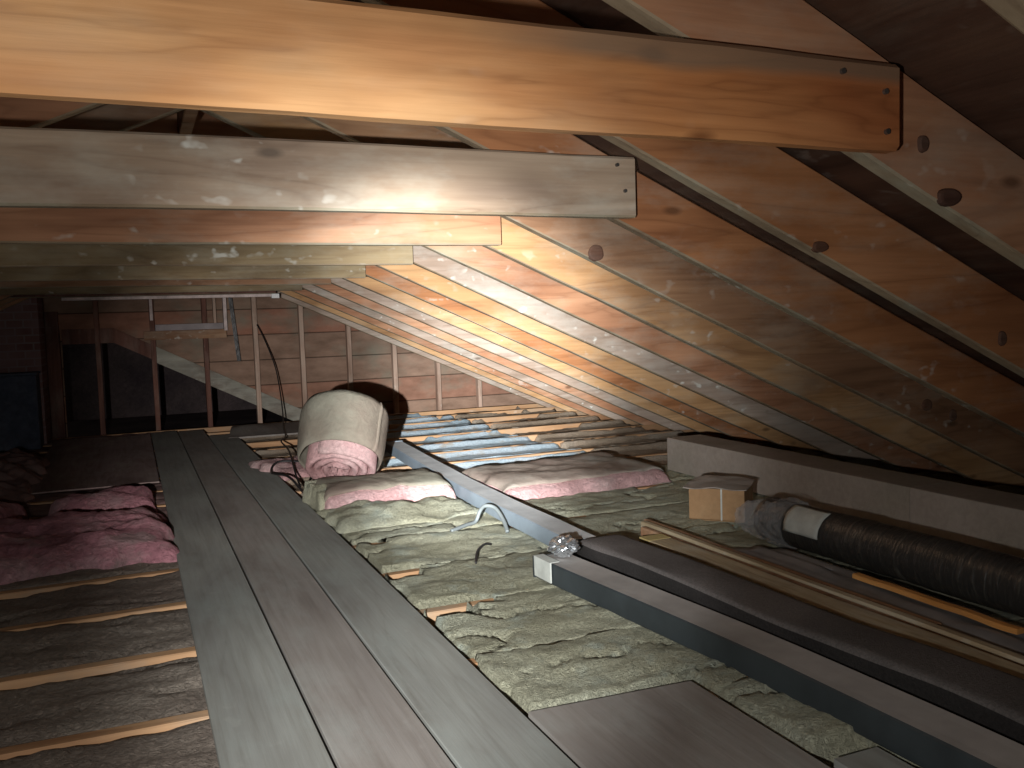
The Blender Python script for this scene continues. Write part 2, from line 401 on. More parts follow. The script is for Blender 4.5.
# ------------------------------------------------------------ collar ties
def nail(x, y, z, parent):
    bm = tube([(x, y+.004, z), (x, y-.004, z)], .0045, 8)
    obj('nail', bm, P_NAIL, parent)
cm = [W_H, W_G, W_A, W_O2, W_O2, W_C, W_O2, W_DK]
ends = [(-.745, 1.112), (-.74, 1.128), (-.74, 1.115), (-.74, 1.065), (-.74, 1.07), (-.74, 1.07), (-.74, 1.05), (-.74, 1.0)]
desc = ['honey-coloured collar tie with wavy grain, closest to the camera at the top',
        'weathered grey collar tie with white specks, second from the camera',
        'pinkish orange collar tie, third from the camera',
        'dusty olive-brown collar tie, fourth from the camera', 'dark olive-brown collar tie, fifth from the camera',
        'brown collar tie, sixth from the camera', 'dim olive-brown collar tie, seventh from the camera',
        'dark red collar tie farthest from the camera, above the vent frame']
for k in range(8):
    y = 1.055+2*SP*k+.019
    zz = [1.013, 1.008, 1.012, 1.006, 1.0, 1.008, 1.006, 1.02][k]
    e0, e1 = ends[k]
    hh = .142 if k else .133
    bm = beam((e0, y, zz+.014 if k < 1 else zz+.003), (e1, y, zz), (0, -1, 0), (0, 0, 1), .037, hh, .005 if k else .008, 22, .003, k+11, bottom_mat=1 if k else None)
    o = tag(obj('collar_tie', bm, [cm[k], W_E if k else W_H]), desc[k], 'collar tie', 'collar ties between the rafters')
    if k < 2:
        for dx, dzz in (((.028, .028), (.031, .088), (.115, .112)) if k == 0 else ((.05, .12), (.03, .06))):
            nail(e1-dx, y-.0185, zz+dzz, o)
# pale strip hanging under the last collar tie, with a white painted end
o = tag(obj('batten', box(bmesh.new(), -.41, .965, 6.725, 6.76, .997, 1.018, .002), P_PALE), 'pale pinkish batten with a white end running under the farthest collar tie', 'batten')
obj('painted_end', box(bmesh.new(), .965, 1.02, 6.715, 6.765, .985, 1.018, .003), P_WHITE, o)['label'] = 'bright white painted end'

# ------------------------------------------------------------ gable framing
for i, x in enumerate([-.243, .169, .578, .985, 1.375, 1.786, 2.199, 2.610, 3.013]):
    w = .038; z0 = -.02; y = 7.96
    top = min(zt(x)-.01, zt(x+w)-.01)
    zlow = -.10
    bm = beam((x, y, zlow), (x, y, top), (1, 0, 0), (0, -1, 0), w, .07, .003, 10, .003, i+70)
    place = ['in front of the dark opening, leftmost of the row', 'left of the vent frame', 'between the vent jambs, second bay of the dark opening',
             'right of the vent frame, with a black cord beside it', 'at the right tip of the dark opening', 'behind the pink insulation roll',
             'just right of the insulation roll', 'second from the right end of the gable', 'short, last at the right end of the gable']
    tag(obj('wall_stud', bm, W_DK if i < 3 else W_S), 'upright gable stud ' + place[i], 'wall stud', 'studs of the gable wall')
# sloping board along the edge of the opening
def slopeboard(xs, d=.125):
    bm = bmesh.new()
    loft(bm, [[Vector((x, 7.93, dz(x)-d)), Vector((x, 7.985, dz(x)-d)), Vector((x, 7.985, dz(x)+.01)), Vector((x, 7.93, dz(x)+.01))] for x in xs])
    return bm
tag(obj('sloping_board', slopeboard([.165+.1*i for i in range(14)]), wood('wood_greenish_dust', (.36, .36, .30), (.28, .27, .23), (.18, .14, .11), dustamt=.5)), 'dusty grey sloping board along the top of the dark triangular opening', 'board')
tag(obj('sloping_board', slopeboard([-.50, -.4, -.3, -.2, -.125, -.05, .05, .16], .11), W_DK), 'dark reddish board over the upper left end of the dark opening', 'board')
bm = beam((-.565, 7.93, -.1), (-.565, 7.93, .95), (1, 0, 0), (0, -1, 0), .1, .06, .004, 8, .003, 4)
tag(obj('post', bm, W_DK), 'dark red wooden post beside the left end of the dark opening', 'post')
# plate at the foot of the studs
bm = beam((-.6, 7.95, -.12), (3.5, 7.95, -.12), (0, -1, 0), (0, 0, 1), .09, .05, .004, 12, .003, 5)
tag(obj('sole_plate', bm, W_J), 'horizontal timber plate at the foot of the gable studs', 'plate')
# vent frame
t = thing('vent_frame', 'small wooden vent frame high on the gable, pale sill at its bottom', 'vent frame', (.45, 7.86, .8))
obj('jamb', box(bmesh.new(), .155, .178, 7.84, 7.9, .86, 1.05, .002), P_PALE, t)
obj('jamb', box(bmesh.new(), .645, .668, 7.84, 7.9, .82, 1.05, .002), W_S, t)
obj('jamb', box(bmesh.new(), .725, .752, 7.83, 7.9, .76, 1.05, .002), P_PALE, t)
obj('sill', box(bmesh.new(), .19, .72, 7.82, 7.9, .775, .825, .003), plain('grey_sill', (.36, .32, .32), .7), t)
obj('sill_apron', box(bmesh.new(), .10, .745, 7.86, 7.9, .70, .772, .003), W_C, t)
obj('head', box(bmesh.new(), .10, .78, 7.86, 7.9, 1.04, 1.09, .003), W_DK, t)
bm = sheet(lambda u, v: Vector((.775+.03*u+.045*v+.004*math.sin(6*v), 7.83, 1.03-.53*v)), 2, 14, .003)
for v in bm.verts: v.co.y += noise.noise(v.co*6)*.01
bm2 = bmesh.new(); loft(bm2, [[Vector((.77+.045*k/14-.001, 7.825, 1.03-.53*k/14)), Vector((.80+.045*k/14, 7.825, 1.03-.53*k/14)), Vector((.80+.045*k/14, 7.832, 1.03-.53*k/14)), Vector((.77+.045*k/14, 7.832, 1.03-.53*k/14))] for k in range(15)]); bm.free()
tag(obj('band', bm2, P_BLK), 'dark strap running down beside the vent frame', 'band')  # slim black band slanting down next to the frame

# chimney and the grey-blue box in front of it
m, tt, bb = nt('old_brick', .9, .15)
v = coords(tt, (1, 1, 1), False)
sw = N(tt, 'ShaderNodeSeparateXYZ'); tt.links.new(v, sw.inputs[0]); cb = N(tt, 'ShaderNodeCombineXYZ')
tt.links.new(sw.outputs['X'], cb.inputs[0]); tt.links.new(sw.outputs['Z'], cb.inputs[1])
br = N(tt, 'ShaderNodeTexBrick', Scale=4.5); br.inputs['Color1'].default_value = (.20, .10, .09, 1); br.inputs['Color2'].default_value = (.28, .17, .16, 1); br.inputs['Mortar'].default_value = (.30, .24, .23, 1)
br.inputs['Mortar Size'].default_value = .025; tt.links.new(cb.outputs[0], br.inputs['Vector'])
n9 = N(tt, 'ShaderNodeTexNoise', Scale=5, Detail=4); tt.links.new(v, n9.inputs['Vector'])
cc = mix(tt, ramp(tt, [(.4, (0, 0, 0)), (.65, (.8, .8, .8))], n9.outputs[0]).outputs[0], br.outputs['Color'], (.30, .20, .20))
tt.links.new(cc, bb.inputs['Base Color']); bump(tt, bb, br.outputs['Fac'], -.5, .01)
bm = bmesh.new()
loft(bm, [[Vector((x, 7.25, -.06)), Vector((x, 7.7, -.06)), Vector((x, 7.7, min(1.06, zt(x)-.006))), Vector((x, 7.25, min(1.06, zt(x)-.006)))] for x in (-1.35, -1.1, -.985, -.8, -.60)])
tag(obj('chimney', bm, m), 'old reddish brick chimney rising at the far left', 'chimney')
bm = box(bmesh.new(), -1.3, -.615, 6.98, 7.23, -.02, .50, .012)
o = tag(obj('metal_box', bm, BLUEG), 'blue-grey metal box standing in front of the brick chimney', 'box')
obj('lid', box(bmesh.new(), -1.31, -.607, 6.97, 7.235, .50, .515, .003), BLUEG, o)

# ------------------------------------------------------------ joists and the insulation between them
NJ = 19
YJ = [1.108+SP*i for i in range(NJ-2)]
for i, y in enumerate(YJ):
    bm = beam((-3.3, y, -.165), (3.7, y, -.165), (0, -1, 0), (0, 0, 1), .038, .145, .003, 30, .003, i+90)
    tag(obj('ceiling_joist', bm, W_J), f'{ORD[i]} orange pine ceiling joist from the camera', 'joist', 'joists across the attic floor')

def batt(name, x0, x1, y0, y1, top, mat, seed, amp=.012, crack=.02, over=0., step=.02, cf=1.3, lab=None, cat='insulation batt', grp=None, mound=None, zlo=-.16, dip=.012, res=None):
    nu = max(8, int((x1-x0)/step)); nv = max(8, int((y1-y0)/(res or step)))
    def f(u, v):
        x = x0+(x1-x0)*u; y = y0+(y1-y0)*v
        e = min(1, (1-abs(2*v-1)**8)+.0); e2 = 1 if .004 < u < .996 else .0
        n = fbm(x*2.3, y*3.5, seed)*amp+noise.noise(Vector((x*22, y*26, seed)))*amp*.35+noise.noise(Vector((x*55, y*60, seed)))*amp*.15
        c1 = abs(noise.noise(Vector((x*cf+noise.noise(Vector((x*6, y*6, 3)))*.25, y*4.6+noise.noise(Vector((x*8, y*3, 7)))*.35, seed*1.7))))
        n -= crack*max(0, 1-c1/.035)
        n -= dip*(1-e)
        zz = top+n+(mound(x, y) if mound else 0)
        return Vector((x, y+noise.noise(Vector((x*5, v*2, seed)))*.01*(1 if 0 < v < 1 else over), zz if e2 else zz-.012))
    bm = slab(f, nu, nv, lambda u, v: Vector((x0+(x1-x0)*u, y0+(y1-y0)*v, zlo)))
    o = obj(name, bm, mat, smooth=True)
    return tag(o, lab, cat, grp)

# left of the walkway: grey-brown batts below the joist tops
for i in range(1, len(YJ)-1):
    y0, y1 = YJ[i]+.021, YJ[i+1]-.021
    w = ['a', 'b']
    batt('insulation_batt', -2.9, .30, y0, y1, -.020, F_GR if i < 6 else F_DP, i+.5, .014, .014, step=.02, res=.016,
         lab=f'grey-brown insulation batt left of the walkway in the {ORD[i]} bay from the camera', grp='batts left of the plank walkway')
batt('insulation_batt', -2.9, .30, YJ[0]+.021, YJ[1]-.021, -.020, F_GR, .7, .010, .012, step=.025, res=.02, lab='grey-brown insulation batt left of the walkway in the nearest bay at the lower left corner', grp='batts left of the plank walkway')
# right of the walkway
def topc(i, x):
    return 0
for i in range(len(YJ)-1):
    y0, y1 = YJ[i]-.006, YJ[i+1]+.006
    far = i >= 8
    if i < 7:
        mt = F_YG; word = 'yellow-green wool'
    elif i < 13: mt = F_GB; word = 'pale grey-blue wool'
    else: mt = F_BR; word = 'dull brown wool'
    near = i < 7
    def md(x, y, i=i):
        # wool swells over the joist tops in places and leaves bare patches elsewhere
        jn = noise.noise(Vector((x*1.7+i*3.1, (round((y-1.108)/SP))*5.3, 2.0)))
        dj = abs((y-1.108)/SP-round((y-1.108)/SP))*SP
        h = max(0, 1-dj/.05)
        bare = .062
        thr = .12 if i < 7 else -.05
        pull = 1 if jn > thr else 0
        if i < 7 and x < .98 and round((y-1.108)/SP) in (3, 4, 5): pull = 1 if noise.noise(Vector((x*9, y*9, 1))) > -.35 and x < .83+.12*noise.noise(Vector((y*30, x*4, 4))) else 0
        elif i < 7 and x < 1.25: pull = 0
        pj = round((y-1.108)/SP)
        if pj in (3, 4) and x < (.80 if pj == 4 else .85)+.10*noise.noise(Vector((y*22, x*5, 4.))) and x > .69:
            return -.07*max(0, 1-(dj/(.11 if y < 1.108+pj*SP else .035))**4)
        low = 0
        if y < 1.60 and x < 1.07: low = -.05
        elif y < 1.22 and x < 1.19: low = -.04
        elif x < .688+.022*noise.noise(Vector((y*7, 2.2, 1.))) and y < 3.55: low = -.05
        return min(low, -bare*h*pull)
    if i < 7:
        batt('insulation_batt', .66, 3.45, y0, y1, -.006, mt, i+20.3, .014, .030, step=.014, mound=md, dip=.004,
             lab=f'{word} insulation batt right of the walkway in the {ORD[i]} bay from the camera', grp='batts right of the plank walkway')
    else:
        def mf(x, y, i=i):
            dj = min(y-y0, y1-y)
            q = noise.noise(Vector((x*1.9+i*2.7, 4.0, i*1.3)))+.35*noise.noise(Vector((x*9, i*2.1, 1.)))
            return (.046 if q > -.22 else 0)*max(0, 1-dj/.07)
        for xa, xb, mm, ww, pl in ((.68, 1.34, F_BR, 'brown wool', 'next to the walkway'), (1.355, 2.49, F_GB, 'grey-blue wool', 'midway to the eave'), (2.505, 3.45, F_BR, 'brown wool', 'out at the eave')):
            batt('insulation_batt', xa, xb, YJ[i]+.012, YJ[i+1]-.012, -.050, mm, i+20.3+xa, .010, .014, step=.03, res=.018, mound=mf, dip=.004,
                 lab=f'{ww} batt {pl} in the {ORD[i]} bay from the camera', grp='batts right of the plank walkway')

# ------------------------------------------------------------ walkway planks
def plank(x0, x1, y0, y1, mat, lab, seed, zz=0, th=.019, skew=0):
    bm = bmesh.new(); rings = []; n = 16; b = .0018
    for k in range(n+1):
        y = y0+(y1-y0)*k/n
        a = noise.noise(Vector((seed, y*.9, 0)))*.0028; c = noise.noise(Vector((seed+5, y*1.1, 0)))*.002
        l = x0+.0022+a*.5; r = x1-.0022+a*.5+skew*(y-y0)
        rings.append([Vector((l+b, y, zz-th)), Vector((r-b, y, zz-th)), Vector((r, y, zz-th+b)), Vector((r, y, zz-b)), Vector((r-b, y, zz+c*.3)), Vector(((l+r)/2, y, zz-.001+c)), Vector((l+b, y, zz+c*.3)), Vector((l, y, zz-b)), Vector((l, y, zz-th+b))])
    loft(bm, rings)
    return tag(obj('plank', bm, mat), lab, 'plank', 'planks of the attic walkway')
G = 'planks'
plank(.101, .289, -.6, 7.35, W_P, 'long grey plank along the left side of the walkway', 1)
plank(.292, .479, -.6, 7.30, W_P2, 'long brownish grey plank in the middle of the walkway', 3)
plank(.482, .670, -.6, 6.85, W_P, 'long grey plank along the right side of the walkway beside the yellow-green wool', 5)
bm = bmesh.new()
rings = []
for k in range(9):
    y = -.4+(1.555+.4)*k/8
    rings.append([Vector((.679, y, -.016)), Vector((1.046, y, -.016)), Vector((1.046, y, .0)), Vector((.679, y, .0))])
rings[-1] = [v+Vector((0, .02 if j in (0, 3) else 0, 0)) for j, v in enumerate(rings[-1])]
loft(bm, rings)
tag(obj('plywood_piece', bm, W_P2), 'wide grey-brown plywood piece beside the walkway at the bottom right', 'plywood')
bm = bmesh.new()
loft(bm, [[Vector((1.068, y, -.012)), Vector((1.165, y, -.012)), Vector((1.165, y, .003)), Vector((1.068, y, .003))] for y in (-.3, .2, .6, 1.0, 1.16)])
tag(obj('narrow_board', bm, W_P), 'narrow grey board between the plywood piece and the lower duct', 'board')
bm = sheet(lambda u, v: Vector((-.55+.645*u, 4.95+2.35*v, -.004+.008*noise.noise(Vector((u*2, v*3, 5))))), 12, 20, .006)
tag(obj('plywood_sheet', bm, wood('wood_dark_sheet', (.36, .27, .26), (.31, .23, .22), (.25, .18, .17), axis=1, knots=False, specks=.1)), 'dark brown plywood sheet left of the far end of the walkway', 'plywood')
bm = sheet(lambda u, v: Vector((.60+.55*u+.1*v, 6.6+.75*v, .0+.035*math.exp(-((u-.25)**2+(v-.6)**2)*9))), 16, 12, .012)
tag(obj('plywood_scrap', bm, W_P2), 'pinkish brown board scrap at the far end of the walkway', 'plywood')

# ------------------------------------------------------------ loose insulation
def puff(x0, x1, y0, y1, h, mat, seed, amp=.25, z0=-.01, path=None, name='fiberglass_body', parent=None, step=.016, rag=.03, pw=3, flat=0):
    """soft body with a rounded edge and lumps; path(x,y)->(x,y) bends it"""
    nu = int((x1-x0)/step); nv = max(10, int((y1-y0)/step))
    def f(u, v):
        x = x0+(x1-x0)*u; y = y0+(y1-y0)*v
        e = max(0, (1-abs(2*u-1)**(pw*3)))*max(0, (1-abs(2*v-1)**pw))
        e = e**.5
        n = 1+amp*fbm(x*4, y*5, seed)+amp*.3*noise.noise(Vector((x*25, y*25, seed)))
        zz = z0+max(.002, h*e*n)
        ex = noise.noise(Vector((y*9, u*2, seed)))*rag*abs(2*u-1)**3; ey = noise.noise(Vector((x*9, v*2, seed+4)))*rag*abs(2*v-1)**3
        X, Y = x+ex, y+ey
        if path: X, Y = path(X, Y)
        return Vector((X, Y, zz))
    bm = slab(f, nu, nv, lambda u, v: Vector((*f(u, v)[:2], z0-.004)))
    return obj(name, bm, mat, parent, smooth=True), f

def rot(cx, cy, a):
    c, s = math.cos(a), math.sin(a)
    return lambda x, y: (cx+(x-cx)*c-(y-cy)*s, cy+(x-cx)*s+(y-cy)*c)

# kraft-faced batt in front of the roll
t = thing('faced_insulation_batt', 'kraft-faced pink batt lying across the joists in front of the insulation roll', 'insulation batt', (.97, 3.85, 0))
o, f = puff(.70, 1.28, 3.66, 4.12, .092, F_PK, 3.3, .14, parent=t, rag=.03, pw=5)
K = sheet(lambda u, v: f(.015+.97*u, .10+.04*noise.noise(Vector((u*6, 1, 1)))+.87*v)+Vector((0, 0, .009+.004*noise.noise(Vector((u*7, v*5, 1))))), 34, 18, .003)
obj('kraft_facing', K, K_T, t, True)['label'] = 'dusty grey-green kraft paper facing'
t = thing('faced_insulation_batt', 'kraft-faced pink batt lying to the right of the long upper duct', 'insulation batt', (1.9, 3.8, 0))
def bend(x, y): return x, y+.10*max(0, (x-1.8))
o, f = puff(1.44, 2.30, 3.50, 4.16, .068, F_PK, 8.1, .2, parent=t, rag=.03, path=bend, pw=6)
K = sheet(lambda u, v: f(.01+.98*u, .075+.915*v)+Vector((0, 0, .008+.006*noise.noise(Vector((u*9, v*5, 2))))), 44, 24, .003)
obj('kraft_facing', K, K_B, t, True)['label'] = 'wrinkled brown kraft paper facing'
o, f = puff(.672, 1.27, 3.34, 3.76, .036, F_YG, 41.2, .9, name='loose_wool', rag=.06)
tag(o, 'ridge of loose yellow-green wool pushed against the front of the left pink batt', 'insulation')
o, f = puff(.668, .77, 3.70, 4.12, .085, F_YG, 44.2, .4, name='loose_wool', rag=.04)
tag(o, 'tuft of yellow-green wool between the walkway and the left pink batt', 'insulation')
# pink pieces on the left
def pilemesh(name, lab, x0, x1, y0, y1, h, seed, a=0, amp=.4, mat=F_PD):
    cx, cy = (x0+x1)/2, (y0+y1)/2
    o, f = puff(x0, x1, y0, y1, h, mat, seed, amp, z0=-.02, path=rot(cx, cy, a), name=name, rag=.05)
    return tag(o, lab, 'insulation')
pilemesh('pink_insulation_piece', 'large dusty pink insulation piece lying left of the walkway', -.75, .095, 3.24, 3.95, .11, 5.5, .06, .3)
pilemesh('pink_insulation_piece', 'small pink insulation strip behind the large pink piece', -.35, .06, 4.16, 4.5, .085, 9.5, .02)
pilemesh('pink_insulation_piece', 'pink insulation lump at the left edge behind the large pink piece', -1.0, -.48, 4.0, 4.4, .12, 12.5, -.2)
pilemesh('crumpled_dark_paper', 'dark brown crumpled insulation paper in front of the chimney', -1.5, -.50, 4.75, 6.4, .09, 15.5, .0, .8, F_DP)
pilemesh('pink_insulation_scrap', 'pale pink insulation scrap on the right side of the walkway end', .62, .95, 4.75, 5.3, .06, 18.5, .2, .5, F_PK)

# ------------------------------------------------------------ the roll
c0 = Vector((.862, 4.16, .088)); c1 = Vector((.957, 4.36, .345)); ax = (c1-c0).normalized()
L = .315; R = .196
ea = ax.cross(Vector((0, 0, 1))).normalized(); eb = ea.cross(ax)
t = thing('insulation_roll', 'tilted roll of pink insulation with grey-green kraft facing at the walkway', 'insulation roll', (.9, 4.2, 0))
def ringpt(r, a, d, sq=1.): return c0+ax*d+(ea*math.cos(a)+eb*math.sin(a))*r
# pink layers: one spiral sheet
bm = bmesh.new(); turns = 4; n = turns*36; th = .036
prof = []
for k in range(n+1):
    a = k/36*2*math.pi; r = .03+(R-.006-.03)*k/n
    w = .012*noise.noise(Vector((a*.8, 0, 3)))+.006*noise.noise(Vector((a*5, 0, 1)))
    t0 = -.004+w*1.4; rr = r+.004*noise.noise(Vector((a*1.3, 2, 0)))
    def P4(d, q): return ringpt(max(.004, q), a+1.9, d)
    prof.append([P4(t0+.008, rr-th*.98), P4(t0, rr-th*.6), P4(t0-.002, rr-th*.3), P4(t0+.01, rr-.003), P4(L-.008, rr-.003), P4(L, rr-th*.5), P4(L-.008, rr-th*.98)])
loft(bm, prof)
obj('fiberglass_layers', bm, F_PK, t, True)
def shell(d0, d1, r0, r1, a0, a1, n, m=10):
    bm = bmesh.new(); rings = []
    for k in range(n+1):
        a = a0+(a1-a0)*k/n
        row = []
        for j in range(m+1):
            d = d0+(d1-d0)*j/m; bu = .006*noise.noise(Vector((math.cos(a)*2, math.sin(a)*2, d*6)))-.010*abs(2*j/m-1)**6
            row.append(ringpt((r1+bu)*(1+.09*d/L)+(.006 if k == n else 0), a, d+.004*noise.noise(Vector((a*3, j, 2)))))
        for j in range(m, -1, -1):
            d = d0+(d1-d0)*j/m; bu = .006*noise.noise(Vector((math.cos(a)*2, math.sin(a)*2, d*6)))-.010*abs(2*j/m-1)**6
            row.append(ringpt((r0+bu)*(1+.09*d/L), a, d))
        rings.append(row)
    loft(bm, rings); return bm
bm = shell(.055, L+.01, R-.002, R+.003, .35, .35+2*math.pi+.12, 64)
obj('kraft_facing', bm, K_R, t, True)['label'] = 'grey-green kraft paper wrapped around the roll'
o, f = puff(.84, 1.16, 4.52, 4.82, .18, F_PK, 31.2, .15, name='pink_insulation_scrap')
tag(o, 'pink insulation wad propping up the far end of the insulation roll', 'insulation')

# ------------------------------------------------------------ ducts
def duct(name, lab, pts, w, z0, h, side, top, seed):
    P = smooth_path([(x, y, 0) for x, y in pts], 8)
    t = thing(name, lab, 'duct', (P[len(P)//2].x, P[len(P)//2].y, z0))
    bm = bmesh.new(); rings = []; c = .004
    for i, p in enumerate(P):
        d = (P[min(i+1, len(P)-1)]-P[max(i-1, 0)]).normalized(); s = Vector((d.y, -d.x, 0))
        if s.x < 0: s = -s
        z = z0+.002*noise.noise(p*3)
        q = [(-w/2+c, 0), (w/2-c, 0), (w/2, c), (w/2, h-c), (w/2-c, h), (w/4, h-.001), (-w/4, h-.001), (-w/2+c, h), (-w/2, h-c), (-w/2, c)]
        rings.append([p+s*(a+.0015*noise.noise(Vector((p.y*6, a*9, seed))))+Vector((0, 0, z+b)) for a, b in q])
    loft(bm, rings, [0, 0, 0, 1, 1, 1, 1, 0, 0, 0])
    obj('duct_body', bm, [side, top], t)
    return t, P
d1, P1 = duct('rectangular_duct', 'long light grey rectangular duct running from the roll towards the black felt strip', [(1.318, 2.56), (1.325, 2.9), (1.335, 3.5), (1.37, 4.2), (1.44, 5.28)], .105, -.004, .058, P_DUCT, P_DUCTS, 2)
bm = box(bmesh.new(), 1.385, 1.495, 5.27, 5.30, -.006, .057, .004); obj('end_cap', bm, P_DUCT, d1)
d2, P2 = duct('rectangular_duct', 'dark rectangular duct with paler top at the lower right, white label on its end', [(1.132, 2.42), (1.18, 1.95), (1.213, 1.6), (1.228, 1.3), (1.238, 1.0), (1.25, .3)], .106, -.004, .064, P_DUCT2, P_DUCT2T, 5)
bm = bmesh.new()
loft(bm, [[Vector((x, y, .004)), Vector((x+.004, y, .004)), Vector((x+.004, y, .063)), Vector((x+.030, y, .0635)), Vector((x+.030, y, .0615+.004)), Vector((x-.001, y, .0645))] for x, y in ((1.0765, 2.415), (1.0785, 2.37), (1.082, 2.315))])
obj('label_patch', bm, P_LABEL, d2)['label'] = 'pale paper label folded over the duct end'
bm = box(bmesh.new(), 1.076, 1.186, 2.415, 2.428, -.004, .061, .003); obj('end_cap', bm, P_DUCT2, d2)
# crumpled foil wad on the duct end
bm = bmesh.new(); bmesh.ops.create_icosphere(bm, subdivisions=4, radius=1)
for v in bm.verts:
    n = v.co.normalized(); r = 1+.35*noise.noise(n*2.2)+.22*abs(noise.noise(n*6))
    v.co = Vector((1.155+n.x*.042*r, 2.37+n.y*.04*r, .092+n.z*.028*r))
tag(obj('foil_wad', bm, P_FOIL), 'crumpled shiny foil wad on the end of the dark duct', 'foil')

# ------------------------------------------------------------ black felt strip
P = smooth_path([(1.33, 2.51, 0), (1.335, 2.3, 0), (1.345, 2.05, 0), (1.36, 1.8, 0), (1.38, 1.45, 0), (1.395, 1.1, 0), (1.40, .4, 0)], 12)
bm = bmesh.new(); rings = []
for i, p in enumerate(P):
    e = min(1, (i+.6)/5)**.6
    w = .15*(.75+.25*e); h = .083*(.6+.4*e)
    ring = []
    for k in range(22):
        a = 2*math.pi*k/22
        cx = math.copysign(abs(math.cos(a))**.22, math.cos(a)); cz = math.copysign(abs(math.sin(a))**.26, math.sin(a))
        n = .004*noise.noise(Vector((p.y*4, k*.5, 3)))
        ring.append(p+Vector((cx*w/2+n-.002, 0, .003+h/2+cz*h/2+n+.004*math.sin(p.y*7)*(cz > 0))))
    rings.append(ring)
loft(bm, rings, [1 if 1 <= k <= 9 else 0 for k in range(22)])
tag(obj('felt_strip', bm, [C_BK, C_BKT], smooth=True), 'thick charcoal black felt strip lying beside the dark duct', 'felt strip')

# ------------------------------------------------------------ trims, sticks and sheet
def strip(name, lab, x0, y0, x1, y1, w, z, h, mat, seed, parent=None, cat='trim strip', grp='long trim strips between the felt and the plastic roll'):
    bm = bmesh.new(); rings = []; n = 14
    for k in range(n+1):
        tt_ = k/n; x = x0+(x1-x0)*tt_+.006*noise.noise(Vector((tt_*4, seed, 0))); y = y0+(y1-y0)*tt_; zz = z+.003*noise.noise(Vector((tt_*5, seed, 6)))
        rings.append([Vector((x-w/2, y, zz)), Vector((x+w/2, y, zz)), Vector((x+w/2, y, zz+h*.8)), Vector((x+w/2-.003, y, zz+h)), Vector((x-w/2+.003, y, zz+h)), Vector((x-w/2, y, zz+h*.8))])
    loft(bm, rings)
    o = obj(name, bm, mat, parent)
    if not parent: tag(o, lab, cat, grp)
    return o
o = strip('trim_strip', 'wide dusty tan trim strip right beside the black felt strip, yellow at its end', 1.535, 2.44, 1.57, .4, .085, .005, .045, W_Y, 1)
obj('cut_end', box(bmesh.new(), 1.492, 1.578, 2.44, 2.50, .006, .051, .002), plain('yellow_end', (.46, .36, .15), .8), o)['label'] = 'yellow unpainted end'
strip('trim_strip', 'thin brown trim strip, second from the black felt strip', 1.606, 2.66, 1.635, .4, .022, .008, .03, W_C, 2)
strip('trim_strip', 'thin pale trim strip, third from the black felt strip', 1.645, 2.72, 1.668, .4, .026, .006, .035, W_Y, 3)
strip('trim_strip', 'short thin brown strip, fourth from the black felt strip', 1.69, 2.78, 1.698, 1.5, .02, .004, .028, W_C, 4)
bm = sheet(lambda u, v: Vector((1.712+.16*u+.02*v*0+.02*noise.noise(Vector((v*6, u, 1))), .5+1.85*v-.15*u*v, .012+.018*abs(noise.noise(Vector((u*3, v*7, 2))))+.010*math.sin(u*3))), 14, 50, .002)
tag(obj('plastic_sheet', bm, P_GREYSH, smooth=True), 'flat grey plastic sheet lying between the trims and the black plastic roll', 'plastic sheet')
strip('wooden_stick', 'bright orange wooden stick lying on the grey plastic sheet', 1.795, 1.86, 1.79, 1.36, .026, .036, .012, W_O, 7, cat='stick', grp=None)

# black plastic-wrapped roll
def rad(a, y): return .072+.004*noise.noise(Vector((math.cos(a)*1.5, math.sin(a)*1.5, y*5)))+.0025*noise.noise(Vector((a*4, y*38, 1)))
t = thing('plastic_wrapped_roll', 'long roll wrapped in black plastic with a white label at the right', 'roll', (2.0, 1.7, 0))
def axp(y): return Vector((1.965+.03*(2.3-y), y, .074))
bm = bmesh.new(); rings = []
for k in range(121):
    y = 2.42-k*.016
    c = axp(y); rings.append([c+Vector((math.cos(2*math.pi*j/28), 0, math.sin(2*math.pi*j/28)))*rad(2*math.pi*j/28, y) for j in range(28)])
loft(bm, rings); obj('wrapped_body', bm, P_WRAP, t, True)
bm = bmesh.new(); rings = []
for k in range(9):
    y = 2.275-k*.019; c = axp(y); ring = []
    for sgn in (1, -1):
        for j in range(13):
            a = math.radians(105+ (78*j/12 if sgn == 1 else 78*(12-j)/12))
            ring.append(c+Vector((math.cos(a), 0, math.sin(a)))*(rad(a, y)+(.004 if sgn == 1 else .0015)))
    rings.append(ring)
loft(bm, rings); obj('label', bm, P_LABEL, t, True)['label'] = 'white paper label'
bm = bmesh.new(); rings = []
for k in range(29):
    s = k/28; y = 2.29+.25*s; c = axp(y)+Vector((-.012*s, 0, -.010*s))
    rr = .080+.006*math.sin(s*9)-.040*max(0, s-.45)/.55
    rings.append([c+Vector((math.cos(2*math.pi*j/48), 0, math.sin(2*math.pi*j/48)*.95))*(rr*(1+.22*(.2+s)*noise.noise(Vector((math.cos(2*math.pi*j/48)*3, math.sin(2*math.pi*j/48)*3, s*5)))+.10*noise.noise(Vector((math.cos(2*math.pi*j/48)*9, math.sin(2*math.pi*j/48)*9, s*14))))) for j in range(48)])
loft(bm, rings); obj('gathered_end', bm, P_CLEAR, t)['label'] = 'gathered clear plastic end'

